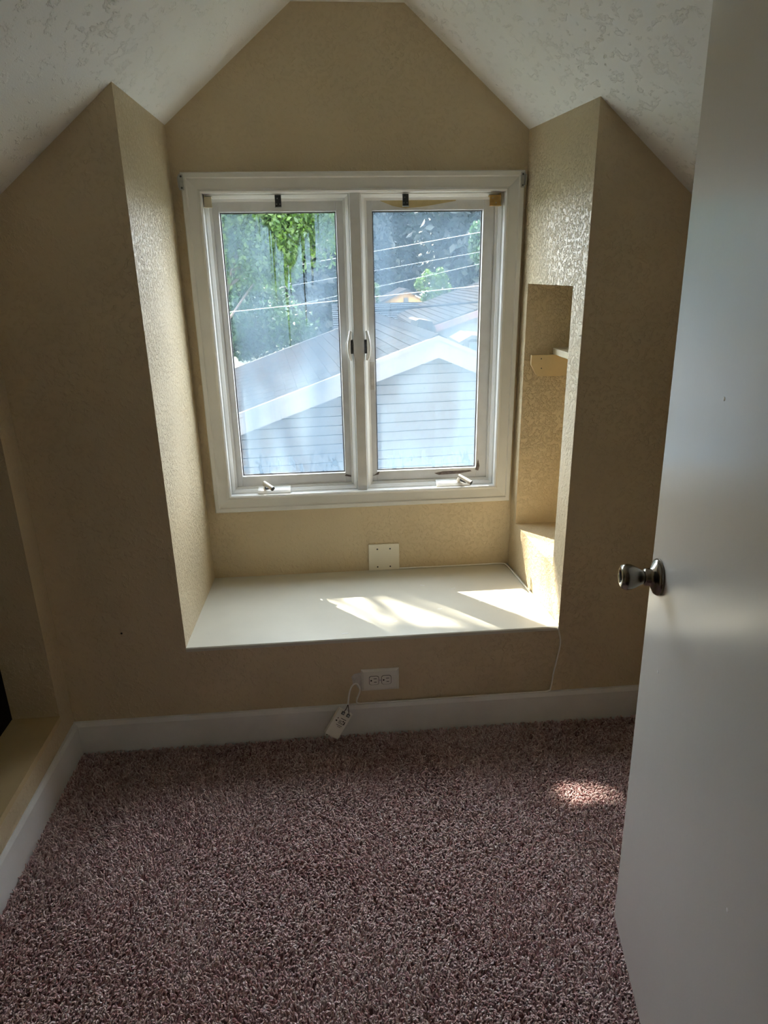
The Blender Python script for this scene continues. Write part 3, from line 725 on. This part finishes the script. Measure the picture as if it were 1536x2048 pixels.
# ------------------------------------------------------------------ houses behind
def tabs_roof(name, quadfn, nu, nv, mat, parent, th=.02):
    """quadfn(s,t)->point; t from ridge (0) to eave (1); joined tabs"""
    g = []
    for j in range(nv):
        off = .5*(j % 2)/nu
        for i in range(-1, nu):
            s0, s1 = i/nu+off+.002, (i+1)/nu+off-.002
            s0, s1 = max(0, s0), min(1, s1)
            if s1-s0 < .005: continue
            a, b = Vector(quadfn(s0, j/nv)), Vector(quadfn(s1, j/nv)); c, d = Vector(quadfn(s1, min(1, (j+1.2)/nv))), Vector(quadfn(s0, min(1, (j+1.2)/nv)))
            up = Vector((0, 0, th))
            g.append(([a, b, c+up, d+up, c-up*.3, d-up*.3], [[0, 1, 2, 3], [3, 2, 4, 5]]))
    o = mk(name, join(*g), mat, parent); o['kind'] = 'stuff'; return o
# white house to the right: gable facing us, left slope seen
wh = empty('white_house', (4.2, 13, -2.9), 'white clapboard house with weathered red rake boards at the right', 'house')
AX, AZ, SX, SZ_ = 4.9, 1.30, 1.75, .29      # apex and lower left corner of the rake (x, z at Y=13)
k_ = (AZ-SZ_)/(AX-SX)
def whroof(s, t): return (AX+(SX-AX)*t, 12.85+5.2*s, AZ+(SZ_-AZ)*t)
mk('roof_deck', ([whroof(0, 0), whroof(1, 0), whroof(1, 1), whroof(0, 1)] + [tuple(Vector(whroof(*q))-Vector((0, 0, .06))) for q in ((0, 0), (1, 0), (1, 1), (0, 1))],
   [[0, 1, 2, 3], [7, 6, 5, 4], [0, 4, 5, 1], [1, 5, 6, 2], [2, 6, 7, 3], [3, 7, 4, 0]]), M['shingle3'], wh)
tabs_roof('shingles', lambda s, t: tuple(Vector(whroof(s, t))+Vector((0, 0, .01))), 18, 24, M['shingle3'], wh)
def whroof2(s, t): return (AX+(AX-SX)*t, 12.85+5.2*s, AZ+(SZ_-AZ)*t)
tabs_roof('shingles', whroof2, 18, 24, M['shingle3'], wh)
for sg in (-1, 1):
    ex_ = AX+sg*(AX-SX)
    mk('rake_board', prism([(AX, AZ-.01), (ex_, SZ_-.01), (ex_, SZ_-.13), (AX, AZ-.13)], lambda a, b, t: (a, 12.82 if t else 12.79, b)), M['redtrim'], wh)
for i in range(22):
    z0 = AZ-.42-i*.17; z1 = z0+.18
    xl_ = max(SX+.32, AX-(AZ-.14-z1)/k_); xr_ = 2*AX-xl_
    if z1 > AZ-.15: continue
    mk('clapboard', ([(xl_, 13.0, z0), (xr_, 13.0, z0), (xr_, 13.02, z1), (xl_, 13.02, z1), (xl_, 13.03, z0), (xr_, 13.03, z0)], [[0, 1, 2, 3], [0, 4, 5, 1]]), M['whitesiding'], wh)
mk('wall_core', prism_y([(SX+.33, -2.9), (2*AX-SX-.33, -2.9), (2*AX-SX-.33, SZ_-.05), (AX, AZ-.2), (SX+.33, SZ_-.05)], 13.03, 18), M['whitesiding'], wh)
# wing roof facing us
gh = empty('grey_roof_house', (2.2, 16, -2.9), 'low house with blue grey shingled roof behind the garage ridge', 'house')
def gr(s, t): return (.2+4.4*s, 18-4.2*t, .545-1.05*t)
mk('roof_deck', ([gr(0, 0), gr(1, 0), gr(1, 1), gr(0, 1)] + [tuple(Vector(gr(*q))-Vector((0, 0, .08))) for q in ((0, 0), (1, 0), (1, 1), (0, 1))],
   [[0, 1, 2, 3], [7, 6, 5, 4], [0, 4, 5, 1], [1, 5, 6, 2], [2, 6, 7, 3], [3, 7, 4, 0]]), M['shingle2'], gh)
tabs_roof('shingles', lambda s, t: tuple(Vector(gr(s, t))+Vector((0, 0, .01))), 15, 26, M['shingle2'], gh)
mk('wall', box(.4, 4.4, 14.2, 21.5, -2.9, -.45), M['whitesiding'], gh)
mk('ridge_board', box(.2, 4.6, 17.96, 18.04, .52, .565), M['shingle2'], gh)
# tan gabled house
th = empty('tan_house', (2.8, 24, -2.9), 'tan gabled house with white rake trim far behind the roofs', 'house')
mk('gable_wall', prism_y([(1.2, -2.9), (4.4, -2.9), (4.4, -.11), (2.80, .66), (1.2, -.11)], 24, 27), M['tan'], th)
for sg in (-1, 1):
    mk('rake_board', prism([(2.80, .72), (2.80+sg*1.9, .72-1.9*.45), (2.80+sg*1.9, .665-1.9*.45), (2.80, .665)], lambda a, b, t: (a, 23.98 if t else 23.80, b)), M['whitetrim'], th)
    mk('roof', prism([(2.80, .745), (2.80+sg*1.95, .745-1.95*.45), (2.80+sg*1.95, .715-1.95*.45), (2.80, .715)], lambda a, b, t: (a, 26.2 if t else 23.78, b)), M['shingle3'], th)
mk('attic_vent', box(2.72, 2.88, 23.97, 24.0, .30, .45), M['whitetrim'], th)
# small gabled porch beside the garage
sp_ = empty('porch_gable', (2.6, 11.9, -2.9), 'small white roofed porch with a dark window beyond the garage', 'porch')
mk('wall', box(2.36, 3.6, 11.75, 12.55, -2.9, .17), M['siding'], sp_)
mk('roof', prism([(2.26, .185), (2.47, .295), (3.7, .18), (3.7, .12), (2.47, .235), (2.26, .13)], lambda a, b, t: (a, 12.6 if t else 11.6, b)), M['siding'], sp_)
mk('window_frame', box(2.45, 2.78, 11.735, 11.75, -.16, .17), M['whitetrim'], sp_)
mk('window_pane', box(2.475, 2.755, 11.73, 11.745, -.14, .155), M['glassdark'], sp_)

# ------------------------------------------------------------------ cables
def cable(p, q, r, mat, label, ext, y_, sag=.0, exl=None):
    C0 = Vector((0, 0, CAM_H)); yk = y_/12.5
    p, q = C0+(Vector(p)-C0)*yk, C0+(Vector(q)-C0)*yk; d = (q-p)
    a, b = p-d*(ext if exl is None else exl), q+d*ext
    pts = [a+(b-a)*t/16 - Vector((0, 0, 1))*sag*(1-(2*t/16-1)**2) for t in range(17)]
    mk('overhead_cable', tube(pts, r, 6), mat, label=label, cat='cable', group='overhead cables')
cable((.9065, 12.5, 1.659), (2.4945, 12.5, 1.903), .0075, M['wire'], 'highest pale overhead cable crossing the right pane', 3, 18.6)
cable((1.137, 12.5, 1.379), (1.973, 12.5, 1.505), .005, M['wire'], 'faint second overhead cable from the top in the right pane', 4, 18.9)
cable((1.221, 12.5, 1.129), (1.975, 12.5, 1.274), .005, M['wire'], 'faint third overhead cable from the top in the right pane', 4, 19.2)
cable((.9525, 12.5, .916), (2.740, 12.5, 1.0595), .0065, M['wire'], 'bright pale overhead cable just above the tan gable', 2, 11.9)
cable((.903, 12.5, .671), (2.7486, 12.5, .787), .019, M['darkwire'], 'thick dark overhead cable across the blue grey roof', 2, 11.4, exl=.25)

# ------------------------------------------------------------------ trees
def leaves(centres, radii, n, size, keep=None):
    """n leaves spread in clusters; returns V,F (rhombic folded leaves)"""
    ci = rng.integers(0, len(centres), n); c = np.array(centres)[ci]; r = np.array(radii)[ci]
    d = rng.normal(size=(n, 3)); d /= np.linalg.norm(d, axis=1)[:, None]
    p = c + d*(rng.uniform(0, 1, n)**.45)[:, None]*r
    if keep is not None: p = p[keep(p)]
    n = len(p)
    a = rng.normal(size=(n, 3)); a[:, 2] -= .5; a /= np.linalg.norm(a, axis=1)[:, None]
    b = np.cross(a, rng.normal(size=(n, 3))); b /= np.linalg.norm(b, axis=1)[:, None]
    s = size*rng.uniform(.6, 1.3, n)[:, None]
    up = np.cross(a, b)
    V = np.stack([p-a*s*.5, p+b*s*.28+up*s*.1, p+a*s*.5, p-b*s*.28+up*s*.1], 1).reshape(-1, 3)
    k = (np.arange(n)*4)[:, None]
    F = np.concatenate([k+np.array([[0, 1, 2]]), k+np.array([[0, 2, 3]])], 1).reshape(-1, 3)
    return V, F
def tree(name, label, base, trunk_h, crown, crad, nclus, nleaf, size, mat, group=None, seed=1, cat='tree', keep=None, clus=.42):
    rs = np.random.default_rng(seed)
    root = empty(name, base, label, cat, group)
    base = Vector(base); cv = Vector(crown)
    d = rs.normal(size=(nclus, 3)); d /= np.linalg.norm(d, axis=1)[:, None]
    cen = np.array(crown) + d*(rs.uniform(.15, 1, nclus)**.5)[:, None]*np.array(crad)*(1-clus*.7)
    rad = np.array(crad)[None]*clus*rs.uniform(.6, 1.1, nclus)[:, None]
    if trunk_h:
        fork = base + (cv-base)*.55
        tr = tube(catmull([base, base*.5+fork*.5+Vector((.05, .03, 0)), fork, cv], 4), max(.06, crad[2]*.07), 8, .02)
        mk('trunk', tr, M['bark'], root, smooth='all')
        for k in range(min(10, nclus)):
            q = Vector(cen[k]); st = fork + (cv-fork)*rs.uniform(0, .8)
            mk('branch', tube(catmull([st, (st+q)/2+Vector((0, 0, .1)), q], 3), max(.018, crad[2]*.016), 6, .006), M['bark'], root, smooth='all')
    V, F = leaves(cen, rad, nleaf, size, keep)
    o = npmesh('foliage', V, F, mat, root, 3); o['kind'] = 'stuff'
    return root
# bright tree at the upper left
tree('leafy_tree', 'bright green leafy tree filling the upper left pane', (-3.4, 13.6, -2.9), 1, (-1.25, 13.6, 2.4), (2.0, 1.2, 1.95), 36, 34000, .10, M['leaf_bright'], seed=3)
tree('leafy_tree', 'mid green tree hanging lower behind the left pane streaks', (-3.0, 17, -2.9), 1, (-2.0, 17, .6), (2.2, 1.5, 1.7), 24, 22000, .12, M['leaf_mid'], seed=5)
tree('young_tree', 'small feathery light green tree beside the tan gable', (3.0, 19.5, -2.9), 1, (3.05, 19.5, .72), (.60, .45, .80), 26, 2600, .11, M['leaf_bright'], seed=8, clus=.26)
tree('young_tree', 'light green sapling at the left edge of the right pane', (1.35, 19.5, -2.9), 1, (1.40, 19.5, .55), (.42, .4, .60), 14, 1500, .11, M['leaf_bright'], seed=9, clus=.28)
tree('leafy_tree', 'light green tree at the right edge of the right pane', (4.9, 22, -2.9), 1, (5.05, 22, 2.15), (.85, .7, 1.05), 10, 3500, .15, M['leaf_mid'], seed=10)
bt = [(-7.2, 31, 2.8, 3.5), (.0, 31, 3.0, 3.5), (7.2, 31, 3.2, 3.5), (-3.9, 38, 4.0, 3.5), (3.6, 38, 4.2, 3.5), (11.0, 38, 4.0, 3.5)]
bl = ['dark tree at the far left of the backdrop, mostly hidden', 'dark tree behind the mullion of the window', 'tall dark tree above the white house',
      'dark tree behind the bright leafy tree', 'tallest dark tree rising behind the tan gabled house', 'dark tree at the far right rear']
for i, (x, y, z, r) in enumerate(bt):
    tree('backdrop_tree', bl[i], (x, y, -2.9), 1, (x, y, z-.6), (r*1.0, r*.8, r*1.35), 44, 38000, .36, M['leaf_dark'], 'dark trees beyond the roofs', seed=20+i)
# unseen tree set in the sun's path, crown cut to shade the pane heads
def keep_bough(p):  # leaves dropped where the seat and carpet sun patches must stay lit
    t = (2.33-p[:, 1])/SUN.y
    x = p[:, 0]+SUN.x*t; zz = p[:, 2]+SUN.z*t
    low = zz < .994 + .41*(x+.28)
    gap = (zz > 1.206+.05*((x+.06)/.1)**2) & (zz < 1.31) & (x > -.19) & (x < .06)
    return ~(low | gap)
S0 = Vector((.05, 2.33, 1.45)) - SUN*5.0
tree('shade_tree', 'unseen tree set beside the dormer, its crown cut to shade the window head', (S0.x-2.2, S0.y+1.0, -2.9), 1, tuple(S0), (.75, .6, .62), 34, 16000, .065, M['leaf_mid'], seed=40, keep=keep_bough, clus=.5)
